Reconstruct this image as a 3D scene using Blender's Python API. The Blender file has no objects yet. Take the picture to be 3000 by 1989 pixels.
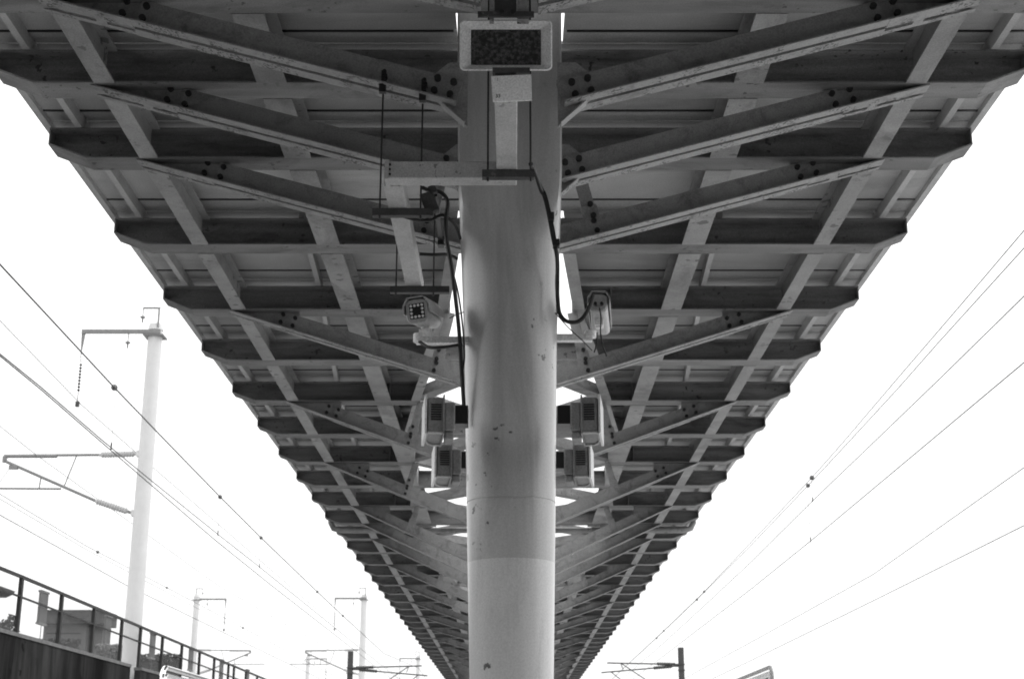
import bpy, bmesh, math, random
from mathutils import Vector as V, Matrix
random.seed(7)
R = math.radians
S = bpy.context.scene
COL = S.collection

# ------------------------------------------------------------------ camera
cam = bpy.data.cameras.new('camera'); cam_o = bpy.data.objects.new('camera', cam); COL.objects.link(cam_o)
cam_o.location = (0, 0, 1.6); cam_o.rotation_euler = (R(90 + 16.856), 0, 0)
cam.sensor_width = 36; cam.lens = 50.0; cam.shift_x = -2 / 3000
cam.clip_start = 0.05; cam.clip_end = 3000
cam.dof.use_dof = True; cam.dof.focus_distance = 8.2; cam.dof.aperture_fstop = 6.3
S.camera = cam_o
# ------------------------------------------------------------------ sky and sun (even overcast, monochrome film)
W = bpy.data.worlds.new('World'); S.world = W; W.use_nodes = True
nt = W.node_tree; nt.nodes.clear()
out = nt.nodes.new('ShaderNodeOutputWorld'); bg = nt.nodes.new('ShaderNodeBackground')
sky = nt.nodes.new('ShaderNodeTexSky'); sky.sky_type = 'NISHITA'; sky.sun_disc = False
sky.sun_elevation = R(50); sky.sun_rotation = R(80); sky.dust_density = 3
bw = nt.nodes.new('ShaderNodeRGBToBW'); mx = nt.nodes.new('ShaderNodeMix'); mx.data_type = 'FLOAT'
mx.inputs['Factor'].default_value = 0.86
tc = nt.nodes.new('ShaderNodeTexCoord'); mp = nt.nodes.new('ShaderNodeMapping'); mp.inputs['Scale'].default_value = (1.5, 1.5, 5)
nz = nt.nodes.new('ShaderNodeTexNoise'); nz.inputs['Scale'].default_value = 1.6; nz.inputs['Detail'].default_value = 4
mr = nt.nodes.new('ShaderNodeMapRange'); mr.inputs['To Min'].default_value = 10.6; mr.inputs['To Max'].default_value = 13.4
L = nt.links.new
L(tc.outputs['Generated'], mp.inputs['Vector']); L(mp.outputs['Vector'], nz.inputs['Vector']); L(nz.outputs['Fac'], mr.inputs['Value'])
L(sky.outputs['Color'], bw.inputs['Color']); L(bw.outputs['Val'], mx.inputs['A']); L(mr.outputs['Result'], mx.inputs['B'])
# overcast luminance: zenith about three times the horizon
sx = nt.nodes.new('ShaderNodeSeparateXYZ'); L(tc.outputs['Generated'], sx.inputs[0])
gz = nt.nodes.new('ShaderNodeMapRange'); gz.inputs['From Min'].default_value = 0; gz.inputs['From Max'].default_value = 1
gz.inputs['To Min'].default_value = .58; gz.inputs['To Max'].default_value = 1.30; L(sx.outputs['Z'], gz.inputs['Value'])
gm_ = nt.nodes.new('ShaderNodeMath'); gm_.operation = 'MULTIPLY'; L(mx.outputs['Result'], gm_.inputs[0]); L(gz.outputs['Result'], gm_.inputs[1])
L(gm_.outputs[0], bg.inputs['Color']); bg.inputs['Strength'].default_value = 0.1
L(bg.outputs['Background'], out.inputs['Surface'])
sun = bpy.data.lights.new('sun', 'SUN'); sun.energy = 0.5; sun.angle = R(25); sun.color = (1, 1, 1)
so = bpy.data.objects.new('sun', sun); COL.objects.link(so); so.rotation_euler = (R(40), 0, R(100))
S.view_settings.view_transform = 'Standard'; S.view_settings.look = 'None'; S.view_settings.gamma = 1
S.view_settings.exposure = 0.86
S.render.engine = 'CYCLES'; S.cycles.max_bounces = 8; S.cycles.diffuse_bounces = 5; S.cycles.filter_width = 1.8

# ------------------------------------------------------------------ helpers
class MB:
    def __init__(s): s.v = []; s.f = []
    def add(s, vs, fs):
        n = len(s.v); s.v += [tuple(p) for p in vs]; s.f += [tuple(i + n for i in f) for f in fs]
    def box(s, x0, x1, y0, y1, z0, z1):
        s.hexa([(x0,y0,z0),(x1,y0,z0),(x1,y1,z0),(x0,y1,z0),(x0,y0,z1),(x1,y0,z1),(x1,y1,z1),(x0,y1,z1)])
    def hexa(s, p):
        s.add(p, [(0,3,2,1),(4,5,6,7),(0,1,5,4),(1,2,6,5),(2,3,7,6),(3,0,4,7)])
    def obox(s, c, ax, ay, az, hx, hy, hz):          # oriented box, half sizes
        c, ax, ay, az = V(c), V(ax).normalized(), V(ay).normalized(), V(az).normalized()
        s.hexa([c + ax*i*hx + ay*j*hy + az*k*hz for k in (-1,1) for i, j in ((-1,-1),(1,-1),(1,1),(-1,1))])
    def prism(s, pts, y0, y1):                        # polygon in XZ, thickness along Y
        n = len(pts)
        s.add([(x, y0, z) for x, z in pts] + [(x, y1, z) for x, z in pts],
              [tuple(range(n)), tuple(range(2*n-1, n-1, -1))] + [(i, (i+1) % n + 0, (i+1) % n + n, i + n)[::-1] for i in range(n)])
    def sweep(s, prof, p0, p1, a, b):                 # closed profile extruded p0->p1
        p0, p1, a, b = V(p0), V(p1), V(a), V(b); n = len(prof)
        s.add([p0 + a*q[0] + b*q[1] for q in prof] + [p1 + a*q[0] + b*q[1] for q in prof],
              [tuple(range(n)), tuple(range(2*n-1, n-1, -1))] + [(i, i+n, (i+1) % n + n, (i+1) % n) for i in range(n)])
    def rect(s, p0, p1, a, b, a0, a1, b0, b1):
        s.sweep([(a0,b0),(a1,b0),(a1,b1),(a0,b1)], p0, p1, a, b)
    def tube(s, pts, r, n=8, cap=True):
        pts = [V(p) for p in pts]; m = len(pts); rs = r if isinstance(r, (list, tuple)) else [r]*m
        vs = []; up = V((0.13, 0.31, 0.94)).normalized(); prev = None
        for i, p in enumerate(pts):
            t = (pts[min(i+1, m-1)] - pts[max(i-1, 0)]).normalized()
            if prev is None:
                a = t.cross(up)
                if a.length < 1e-3: a = t.cross(V((1,0,0)))
            else: a = prev - t * prev.dot(t)
            a.normalize(); prev = a; b = t.cross(a)
            vs += [p + (a*math.cos(2*math.pi*k/n) + b*math.sin(2*math.pi*k/n))*rs[i] for k in range(n)]
        fs = [(i*n+k, i*n+(k+1) % n, (i+1)*n+(k+1) % n, (i+1)*n+k) for i in range(m-1) for k in range(n)]
        if cap: fs += [tuple(range(n-1, -1, -1)), tuple(range((m-1)*n, m*n))]
        s.add(vs, fs)
    def loops(s, ls, cap0=True, cap1=True):           # bridge closed loops of equal length
        n = len(ls[0]); vs = [p for l in ls for p in l]
        fs = [(i*n+k, i*n+(k+1) % n, (i+1)*n+(k+1) % n, (i+1)*n+k) for i in range(len(ls)-1) for k in range(n)]
        if cap0: fs.append(tuple(range(n-1, -1, -1)))
        if cap1: fs.append(tuple(range((len(ls)-1)*n, len(ls)*n)))
        s.add(vs, fs)
    def cyl(s, c, d, r, h, n=12):
        c, d = V(c), V(d).normalized(); s.tube([c, c + d*h], r, n)
    def ball(s, c, r, n=8):
        s.tube([V(c) + V((0, 0, 1))*r*math.cos(t) for t in [math.pi*(0.02 + .96*i/6) for i in range(7)]], [r*math.sin(math.pi*(0.02 + .96*i/6)) for i in range(7)], n)
    def build(s, name, mat, parent=None, smooth=False, bevel=0):
        me = bpy.data.meshes.new(name); me.from_pydata(s.v, [], s.f)
        bm = bmesh.new(); bm.from_mesh(me); bmesh.ops.recalc_face_normals(bm, faces=bm.faces[:]); bm.to_mesh(me); bm.free()
        me.materials.append(mat); o = bpy.data.objects.new(name, me); COL.objects.link(o)
        if smooth:
            for p in me.polygons: p.use_smooth = True
            me.set_sharp_from_angle(angle=R(38))
        if bevel:
            b = o.modifiers.new('bevel', 'BEVEL'); b.width = bevel; b.segments = 2; b.limit_method = 'ANGLE'; b.angle_limit = R(40)
        if parent is not None: adopt(o, parent)
        return o
def world_loc(p):
    l = V(p.location)
    while p.parent is not None:
        p = p.parent
        l = l + V(p.location) if p.type == 'EMPTY' else l
    return l
def adopt(o, p):
    o.parent = p
    base = p
    while base.parent is not None: base = base.parent
    if base is p: o.matrix_parent_inverse = Matrix.Translation(-V(base.location)) if base.type == 'EMPTY' else Matrix.Identity(4)
    else: o.matrix_parent_inverse = Matrix.Identity(4)   # mesh parents already sit in world space
def tag(o, label=None, cat=None, group=None, kind=None):
    if label: o['label'] = label
    if cat: o['category'] = cat
    if group: o['group'] = group
    if kind: o['kind'] = kind
    return o
def empty(name, loc, label, cat, group=None, rz=0):
    o = bpy.data.objects.new(name, None); COL.objects.link(o); o.location = loc; o.rotation_euler = (0, 0, rz); o.empty_display_size = .2
    return tag(o, label, cat, group)

def mat(name, base, var=.25, scale=4., rough=.6, metal=0., spots=None, stretch=(1,1,1), spec=.5, fine=.2, bump=0.0, coords='Object', vary=0.0, under=False, grime=None):
    m = bpy.data.materials.new(name); m.use_nodes = True; t = m.node_tree; b = t.nodes['Principled BSDF']
    c = t.nodes.new('ShaderNodeTexCoord'); mp = t.nodes.new('ShaderNodeMapping'); mp.inputs['Scale'].default_value = stretch
    t.links.new(c.outputs[coords], mp.inputs['Vector'])
    n1 = t.nodes.new('ShaderNodeTexNoise'); n1.inputs['Scale'].default_value = scale; n1.inputs['Detail'].default_value = 8; n1.inputs['Roughness'].default_value = .62
    n2 = t.nodes.new('ShaderNodeTexNoise'); n2.inputs['Scale'].default_value = 115; n2.inputs['Detail'].default_value = 3
    t.links.new(mp.outputs['Vector'], n1.inputs['Vector']); t.links.new(c.outputs[coords], n2.inputs['Vector'])
    r1 = t.nodes.new('ShaderNodeMapRange'); r1.inputs['From Min'].default_value = .28; r1.inputs['From Max'].default_value = .72
    r1.inputs['To Min'].default_value = base*(1-var); r1.inputs['To Max'].default_value = base*(1+var)
    t.links.new(n1.outputs['Fac'], r1.inputs['Value'])
    r2 = t.nodes.new('ShaderNodeMapRange'); r2.inputs['From Min'].default_value = .3; r2.inputs['From Max'].default_value = .7
    r2.inputs['To Min'].default_value = 1-fine; r2.inputs['To Max'].default_value = 1+fine
    t.links.new(n2.outputs['Fac'], r2.inputs['Value'])
    mu = t.nodes.new('ShaderNodeMath'); mu.operation = 'MULTIPLY'; t.links.new(r1.outputs['Result'], mu.inputs[0]); t.links.new(r2.outputs['Result'], mu.inputs[1])
    val = mu.outputs[0]
    if vary:                                           # each piece was painted and has weathered a little differently
        oi = t.nodes.new('ShaderNodeObjectInfo'); rv = t.nodes.new('ShaderNodeMapRange'); rv.inputs['To Min'].default_value = 1-vary; rv.inputs['To Max'].default_value = 1+vary
        t.links.new(oi.outputs['Random'], rv.inputs['Value']); mv = t.nodes.new('ShaderNodeMath'); mv.operation = 'MULTIPLY'
        t.links.new(val, mv.inputs[0]); t.links.new(rv.outputs['Result'], mv.inputs[1]); val = mv.outputs[0]
    if grime:                                          # (scale, strength, stretch): soot and water marks
        gs, gk, gst = grime[:3]; g0, g1 = grime[3:] or (.50, .68)
        gm = t.nodes.new('ShaderNodeMapping'); gm.inputs['Scale'].default_value = gst; t.links.new(c.outputs[coords], gm.inputs['Vector'])
        gn = t.nodes.new('ShaderNodeTexNoise'); gn.inputs['Scale'].default_value = gs; gn.inputs['Detail'].default_value = 7; gn.inputs['Roughness'].default_value = .7; gn.inputs['Distortion'].default_value = .6
        t.links.new(gm.outputs['Vector'], gn.inputs['Vector'])
        gr = t.nodes.new('ShaderNodeMapRange'); gr.inputs['From Min'].default_value = g0; gr.inputs['From Max'].default_value = g1; gr.inputs['To Min'].default_value = 1; gr.inputs['To Max'].default_value = 1-gk
        t.links.new(gn.outputs['Fac'], gr.inputs['Value']); mg = t.nodes.new('ShaderNodeMath'); mg.operation = 'MULTIPLY'
        t.links.new(val, mg.inputs[0]); t.links.new(gr.outputs['Result'], mg.inputs[1]); val = mg.outputs[0]
    if spots:                                          # (value, scale, threshold, mask threshold): chips, rust, dirt with edges of their own
        sv, ss, th, mth = spots
        a = t.nodes.new('ShaderNodeTexNoise'); a.inputs['Scale'].default_value = ss; a.inputs['Detail'].default_value = 5
        k = t.nodes.new('ShaderNodeTexNoise'); k.inputs['Scale'].default_value = ss*.12; k.inputs['Detail'].default_value = 2
        t.links.new(c.outputs[coords], a.inputs['Vector']); t.links.new(c.outputs[coords], k.inputs['Vector'])
        ra = t.nodes.new('ShaderNodeMapRange'); ra.inputs['From Min'].default_value = th; ra.inputs['From Max'].default_value = th+.03
        rk = t.nodes.new('ShaderNodeMapRange'); rk.inputs['From Min'].default_value = mth; rk.inputs['From Max'].default_value = mth+.08
        t.links.new(a.outputs['Fac'], ra.inputs['Value']); t.links.new(k.outputs['Fac'], rk.inputs['Value'])
        f = t.nodes.new('ShaderNodeMath'); f.operation = 'MULTIPLY'; t.links.new(ra.outputs['Result'], f.inputs[0]); t.links.new(rk.outputs['Result'], f.inputs[1])
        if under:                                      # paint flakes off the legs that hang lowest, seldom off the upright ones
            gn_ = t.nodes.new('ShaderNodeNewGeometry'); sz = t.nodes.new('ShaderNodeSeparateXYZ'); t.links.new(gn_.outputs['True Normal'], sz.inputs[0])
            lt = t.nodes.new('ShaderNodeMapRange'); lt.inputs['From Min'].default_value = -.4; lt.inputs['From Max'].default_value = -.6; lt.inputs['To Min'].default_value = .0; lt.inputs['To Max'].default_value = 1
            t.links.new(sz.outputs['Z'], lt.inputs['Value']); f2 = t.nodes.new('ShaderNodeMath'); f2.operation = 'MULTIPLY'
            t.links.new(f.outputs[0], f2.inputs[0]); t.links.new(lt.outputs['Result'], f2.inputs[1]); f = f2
        x = t.nodes.new('ShaderNodeMix'); x.data_type = 'FLOAT'; t.links.new(f.outputs[0], x.inputs['Factor']); t.links.new(val, x.inputs['A']); x.inputs['B'].default_value = sv
        val = x.outputs['Result']
    cc = t.nodes.new('ShaderNodeCombineColor')
    for i in range(3): t.links.new(val, cc.inputs[i])
    t.links.new(cc.outputs['Color'], b.inputs['Base Color'])
    b.inputs['Roughness'].default_value = rough; b.inputs['Metallic'].default_value = metal
    b.inputs['Specular IOR Level'].default_value = spec
    if bump:
        bp = t.nodes.new('ShaderNodeBump'); bp.inputs['Strength'].default_value = bump; bp.inputs['Distance'].default_value = .01
        t.links.new(n1.outputs['Fac'], bp.inputs['Height']); t.links.new(bp.outputs['Normal'], b.inputs['Normal'])
    m['_val'] = 1
    return m
M = {}
M['beam'] = mat('beam_paint', .185, .35, 2.5, .55, spots=(.05, 22, .62, .52), stretch=(.5, 3, 6), vary=.14, grime=(3, .45, (.6, 1, 2)))
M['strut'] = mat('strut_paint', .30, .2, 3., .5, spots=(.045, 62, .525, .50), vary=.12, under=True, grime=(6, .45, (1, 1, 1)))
M['stringer'] = mat('stringer_paint', .28, .28, 2.2, .55, spots=(.12, 12, .60, .5), vary=.06, grime=(2.4, .42, (1, .5, 1)))
M['panel'] = mat('roof_sheet_paint', .40, .16, 1.4, .6, vary=.12, grime=(1.1, .34, (.35, 1.8, 1)))
M['trim'] = mat('edge_trim_paint', .5, .2, 3, .5)
M['purlin'] = mat('purlin_paint', .45, .2, 3, .55)
M['bolt'] = mat('bolt_steel', .03, .3, 30, .55, metal=.3)
M['duct'] = mat('galvanised_duct', .42, .16, 9, .5, spots=(.2, 30, .64, .5))
M['dark'] = mat('dark_steel', .055, .4, 12, .6, spots=(.12, 25, .62, .5))
M['cable'] = mat('black_cable', .015, .2, 10, .45)
M['camera'] = mat('camera_shell', .40, .12, 6, .35, spots=(.25, 30, .66, .5))
M['black'] = mat('black_plastic', .012, .2, 10, .35)
M['led'] = mat('led_lens', .75, .1, 10, .2)
M['flood'] = mat('floodlight_grey', .24, .3, 9, .55, spots=(.24, 14, .58, .45))
M['flood_front'] = mat('floodlight_bezel', .65, .06, 9, .3)
M['lamp'] = mat('lamp_shell', .8, .12, 12, .4)
M['sign'] = mat('white_plate', .9, .06, 9, .5)
M['ink'] = mat('black_ink', .05, .3, 20, .6)
M['white'] = mat('white_board', .85, .05, 4, .4)
M['chrome'] = mat('polished_frame', .75, .08, 8, .12, metal=1.)
M['concrete'] = mat('platform_concrete', .42, .2, 1.5, .8)
M['ballast'] = mat('ballast', .34, .4, 6, .9)
M['deck'] = mat('viaduct_concrete', .3, .2, 1.2, .85)
M['wall'] = mat('stained_concrete', .042, .5, 3, .9, stretch=(1, 1, .3), spots=(.005, 2.2, .60, .45), fine=.25, grime=(1.1, .9, (1, .9, .11), .34, .62), spec=.05)
M['coping'] = mat('coping_concrete', .16, .3, 6, .85, spec=.08)
M['fence'] = mat('fence_steel', .035, .2, 8, .5, spec=.08)
M['pole'] = mat('concrete_pole', .6, .06, 2.5, .8, fine=.05, spec=.08)
M['pole_steel'] = mat('galvanised_steel', .20, .15, 6, .5)
M['insulator'] = mat('insulator', .42, .2, 30, .4)
M['steelpost'] = mat('painted_steel_mast', .05, .2, 6, .6)
M['wire'] = mat('wire', .12, .2, 10, .5)
M['build'] = mat('render_wall', .10, .15, 1.0, .85, spec=.08)
M['buildd'] = mat('dark_window', .008, .3, 3, .3)
M['tile'] = mat('roof_tile', .06, .35, 3, .8, spec=.08)
M['pale_leaf'] = mat('pale_foliage', .12, .4, 3, .7)
M['leaf'] = mat('foliage', .05, .5, 3, .7, spec=.08)
M['bark'] = mat('bark', .06, .3, 8, .9, spec=.08)
# column: pale paint, a fresh repaint below 2.63 m, rust pocks
def column_mat():
    m = mat('column_paint', .58, .12, 2.6, .33, spots=(.10, 15, .645, .52), stretch=(1, 1, .2), spec=.5, fine=.10, grime=(3.2, .25, (1.5, 1.5, .16)))
    m.node_tree.nodes['Principled BSDF'].inputs['Coat Weight'].default_value = .7; m.node_tree.nodes['Principled BSDF'].inputs['Coat Roughness'].default_value = .28
    t = m.node_tree; b = t.nodes['Principled BSDF']; c = [n for n in t.nodes if n.type == 'TEX_COORD'][0]
    sp = t.nodes.new('ShaderNodeSeparateXYZ'); t.links.new(c.outputs['Object'], sp.inputs[0])
    st = t.nodes.new('ShaderNodeMath'); st.operation = 'LESS_THAN'; st.inputs[1].default_value = 2.63; t.links.new(sp.outputs['Z'], st.inputs[0])
    x = t.nodes.new('ShaderNodeMix'); x.data_type = 'RGBA'; x.blend_type = 'MULTIPLY'
    x2 = t.nodes.new('ShaderNodeMix'); x2.data_type = 'RGBA'
    src = b.inputs['Base Color'].links[0].from_socket
    x2.inputs['A'].default_value = (.84, .84, .84, 1); x2.inputs['B'].default_value = (1.12, 1.12, 1.12, 1)
    t.links.new(st.outputs[0], x2.inputs['Factor']); x.inputs['Factor'].default_value = 1
    t.links.new(src, x.inputs['A']); t.links.new(x2.outputs['Result'], x.inputs['B']); t.links.new(x.outputs['Result'], b.inputs['Base Color'])
    return m
M['column'] = column_mat()
def speckle_glass():
    m = bpy.data.materials.new('speckled_lamp_glass'); m.use_nodes = True; t = m.node_tree; b = t.nodes['Principled BSDF']
    c = t.nodes.new('ShaderNodeTexCoord'); v = t.nodes.new('ShaderNodeTexVoronoi'); v.inputs['Scale'].default_value = 110
    t.links.new(c.outputs['Object'], v.inputs['Vector'])
    n = t.nodes.new('ShaderNodeTexNoise'); n.inputs['Scale'].default_value = 60; t.links.new(c.outputs['Object'], n.inputs['Vector'])
    r = t.nodes.new('ShaderNodeMapRange'); r.inputs['From Min'].default_value = .32; r.inputs['From Max'].default_value = .12; r.inputs['To Min'].default_value = .045; r.inputs['To Max'].default_value = .10
    mm = t.nodes.new('ShaderNodeMath'); mm.operation = 'MULTIPLY'
    r2 = t.nodes.new('ShaderNodeMapRange'); r2.inputs['From Min'].default_value = .4; r2.inputs['From Max'].default_value = .65; r2.inputs['To Min'].default_value = .5; r2.inputs['To Max'].default_value = 2.4
    t.links.new(v.outputs['Distance'], r.inputs['Value']); t.links.new(n.outputs['Fac'], r2.inputs['Value'])
    t.links.new(r.outputs['Result'], mm.inputs[0]); t.links.new(r2.outputs['Result'], mm.inputs[1])
    cc = t.nodes.new('ShaderNodeCombineColor')
    for i in range(3): t.links.new(mm.outputs[0], cc.inputs[i])
    t.links.new(cc.outputs['Color'], b.inputs['Base Color']); b.inputs['Roughness'].default_value = .35
    return m
M['glass'] = speckle_glass()
def pane_mat():
    m = bpy.data.materials.new('clear_sheet'); m.use_nodes = True; t = m.node_tree; t.nodes.clear()
    o = t.nodes.new('ShaderNodeOutputMaterial'); a = t.nodes.new('ShaderNodeBsdfTransparent'); a.inputs['Color'].default_value = (.95, .95, .95, 1)
    g = t.nodes.new('ShaderNodeBsdfDiffuse'); g.inputs['Color'].default_value = (.6, .6, .6, 1)
    x = t.nodes.new('ShaderNodeMixShader'); x.inputs[0].default_value = .05; t.links.new(a.outputs[0], x.inputs[1]); t.links.new(g.outputs[0], x.inputs[2]); t.links.new(x.outputs[0], o.inputs['Surface'])
    return m
M['pane'] = pane_mat()

# ------------------------------------------------------------------ the setting
g = MB(); g.add([(-1500,-400,-1.2),(1500,-400,-1.2),(1500,2500,-1.2),(-1500,2500,-1.2)], [(0,1,2,3)]); tag(g.build('ground', M['ballast']), kind='structure')
g = MB(); g.box(-3.35, 3.35, -30, 90, -1.19, 0); tag(g.build('platform', M['concrete']), kind='structure')
g = MB(); g.box(-25, -9.16, -20, 260, 3.0, 3.5); tag(g.build('viaduct_deck', M['deck']), kind='structure')

# unseen dark block added behind the viewer to cut light from that side
sb = MB(); sb.box(-32, 32, -16, -3.2, -1.19, 9.5); sb.box(-32.4, 32.4, -16.3, -2.9, 9.502, 9.9); tag(sb.build('light_blocker', mat('dark_blocker', .10, .2, 1, .7, spec=.08)), 'long dark light blocker added out of view behind the camera across both tracks', 'building')
# ------------------------------------------------------------------ canopy
ZF, ZW = 5.60, 5.825             # underside of bottom flange, top of beam
BY = {}
for k in range(-7, 0): BY[k] = 5.85 + (k+1)*1.66
BY[0], BY[1], BY[2] = 6.89, 7.93, 9.035
for k in range(3, 42): BY[k] = 5.717 + 1.6625*k
KMAX = 41
XS = -.015                        # canopy axis
def lerp_tab(tab, x):
    if x <= tab[0][0]: return tab[0][1]
    for (a, u), (b, w) in zip(tab, tab[1:]):
        if x <= b: return u + (w-u)*(x-a)/(b-a)
    return tab[-1][1]
def fold(y):                      # distance from the middle of the opening, period 34.8 m
    d = abs(((y - 7.4) % 34.8) - 17.4); return d
E_TAB = [(0, 1.56), (2.5, 1.5), (4, 1.38), (7.3, 1.25), (8, 1.18), (10.7, .82), (12.4, .57), (14.15, .42)]
def e_of(y):
    d = fold(y); return 0.0 if d > 14.2 else lerp_tab(E_TAB, d)
SL_TAB = [(0, .468), (2.5, .462), (5.8, .42), (9.1, .372), (12.4, .322), (15, .285), (16, .275)]
canopy = empty('platform_canopy', (0, 7.4, 5.6), 'long flat steel platform canopy with ribbed grey underside and sawtooth edges', 'canopy')
NB = [0]
def bolt(parent, x, y, z, r=.0185):
    if NB[0] >= 100: return
    NB[0] += 1
    b = MB(); b.cyl((x, y, z), (0, -1, 0), r, .022, 10); b.build('bolt', M['bolt'], parent)
def cross_beam(k):
    y = BY[k]; e = e_of(y) if (k % 2 == 0 and k >= 4) else 0
    for sgn in ((-1, 1) if e else (0,)):
        b = MB(); x0, x1 = (-3.165, 3.165) if not sgn else ((e, 3.165) if sgn > 0 else (-3.165, -e))
        c0 = -2.9 if x0 < -3 else x0; c1 = 2.9 if x1 > 3 else x1
        x0 += XS; x1 += XS; c0 += XS; c1 += XS
        f0, f1 = y-.105, y+.105
        b.box(c0, c1, f0, f1, ZF, ZF+.012)
        low = []
        if x0 < -3:
            b.hexa([(x0,f0,5.70),(c0,f0,ZF),(c0,f1,ZF),(x0,f1,5.70),(x0,f0,5.712),(c0,f0,ZF+.012),(c0,f1,ZF+.012),(x0,f1,5.712)])
            b.box(x0, x0+.01, f0, f1, 5.712, ZW-.012); low += [(x0, 5.706), (c0, ZF+.008)]
        else: low += [(x0, ZF+.008)]
        if x1 > 3:
            b.hexa([(c1,f0,ZF),(x1,f0,5.70),(x1,f1,5.70),(c1,f1,ZF),(c1,f0,ZF+.012),(x1,f0,5.712),(x1,f1,5.712),(c1,f1,ZF+.012)])
            b.box(x1-.01, x1, f0, f1, 5.712, ZW-.012); low += [(c1, ZF+.008), (x1, 5.706)]
        else: low += [(x1, ZF+.008)]
        b.prism(low + [(x1, ZW-.006), (x0, ZW-.006)], y-.005, y+.005)
        b.box(x0, x1, f0, f1, ZW-.012, ZW)
        if e and k < 20:                                 # end stiffener plates
            xe = x0 if sgn > 0 else x1; i = 1 if sgn > 0 else -1
            for d in (.012, .34):
                b.box(min(xe+i*d, xe+i*(d+.01)), max(xe+i*d, xe+i*(d+.01)), f0+.004, y-.006, ZF+.013, ZW-.013)
        b.build('cross_beam', M['beam'], canopy)
for k in range(-5, KMAX+1): cross_beam(k)
# longitudinal stringers, one mesh per line, butted between the beams
for xa, xb in ((-2.545,-2.42), (-1.555,-1.375), (1.345,1.525), (2.39,2.515)):
    b = MB(); xm = (xa+xb)/2
    for k in range(-5, KMAX):
        y0, y1 = BY[k]+.107, BY[k+1]-.107
        b.box(xa, xb, y0, y1, ZF-.003, ZF+.009); b.box(xm-.004, xm+.004, y0, y1, ZF+.009, ZW-.014); b.box(xa, xb, y0, y1, ZW-.014, ZW-.003)
    b.build('stringer', M['stringer'], canopy)
# purlins lying on the beams, under the sheets
for sg in (-1, 1):
    b = MB(); b.box(*sorted((XS+sg*2.945, XS+sg*2.99)), -3, BY[KMAX], ZW+.002, 5.92); b.build('purlin', M['purlin'], canopy)
    b = MB()
    for k in range(3, KMAX):
        q = [XS + sg*((e_of(BY[j])+2.95)/2) for j in (k, k+1)]
        b.hexa([(q[0]-.022,BY[k],ZW+.002),(q[0]+.022,BY[k],ZW+.002),(q[1]+.022,BY[k+1],ZW+.002),(q[1]-.022,BY[k+1],ZW+.002),
                (q[0]-.022,BY[k],5.92),(q[0]+.022,BY[k],5.92),(q[1]+.022,BY[k+1],5.92),(q[1]-.022,BY[k+1],5.92)])
    b.build('purlin', M['purlin'], canopy)
    b = MB(); b.box(*sorted((XS+sg*3.20, XS+sg*3.248)), -3, BY[KMAX], 5.885, 5.99); b.build('edge_trim', M['trim'], canopy)
# roof sheets: two lapped sheets per bay and side
for k in range(-5, KMAX):
    y0, y1 = BY[k], BY[k+1]; ys = y0 + (y1-y0)*.84
    for sg in (-1, 1):
        b = MB()
        closed = e_of((y0+y1)/2) == 0
        for (ya, yb, dz) in ((y0+.003, ys-.009, 0), (ys+.009, y1-.003, .006)):
            ea = eb = .325 if k == 0 else .004
            if not closed:
                E0, E1 = max(e_of(y0), .004), max(e_of(y1), .004)
                ea, eb = E0+(E1-E0)*(ya-y0)/(y1-y0), E0+(E1-E0)*(yb-y0)/(y1-y0)
            xo = XS + sg*3.198; xa = XS+sg*ea; xb = XS+sg*eb; zb = 5.921+dz
            b.hexa([(xa,ya,zb),(xo,ya,zb),(xo,yb,zb),(xb,yb,zb),(xa,ya,zb+.02),(xo,ya,zb+.02),(xo,yb,zb+.02),(xb,yb,zb+.02)])
        b.box(*sorted((XS+sg*((.345 if k == 0 else .006) if closed else max(e_of(y0), e_of(y1))+.02), XS+sg*3.18)), ys-.05, ys+.05, 5.975, 5.985)  # backing strip above the lap
        rp = b.build('roof_panel', M['panel'], canopy)
        if k >= 0:
            sm = MB(); xi_ = (.345 if k == 0 else .006) if closed else max(e_of(y0), e_of(y1))+.02
            sm.box(*sorted((XS+sg*xi_, XS+sg*3.195)), ys-.0085, ys+.0085, 5.913, 5.926); sm.build('lap_seam', M['black'], rp)
        if not closed and e_of(y0) and e_of(y1):         # slanting edge girder along the opening
            p0, p1 = V((XS+sg*e_of(y0), y0+.107, 0)), V((XS+sg*e_of(y1), y1-.107, 0))
            gm = MB(); a = V((1,0,0)); z = V((0,0,1))
            gm.rect(p0, p1, a, z, -.006, .006, ZF+.010, ZW+.09); gm.rect(p0, p1, a, z, -.05+sg*.05, .05+sg*.05, ZF-.001, ZF+.010)
            gm.build('edge_girder', M['stringer'], canopy)
for sg in (-1, 1):                                       # the roof goes on behind the viewer
    b = MB(); b.box(*sorted((XS+sg*.004, XS+sg*3.183)), -3.1, BY[-5]-.01, 5.921, 5.941); b.build('roof_panel', M['panel'], canopy)
# slanting plates across the opening
def brace(xa, ya, xb, yb):
    p0, p1 = V((xa, ya, 0)), V((xb, yb, 0)); d = (p1-p0).normalized(); a = V((-d.y, d.x, 0)); z = V((0,0,1))
    m = MB(); m.rect(p0, p1, a, z, -.075, .075, ZF+.016, ZF+.026); m.rect(p0, p1, a, z, -.005, .005, ZF+.026, ZF+.17)
    m.build('opening_brace', M['beam'], canopy)
for k in range(6, KMAX-1, 2):
    e = e_of(BY[k])
    if not e: continue
    for sg in (-1, 1):
        for j in (-1, 1):
            if e_of(BY[k+j]) or True: brace(XS+sg*(e+.02), BY[k]+j*.08, XS+sg*.03, BY[k+j]-j*.11)
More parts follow.
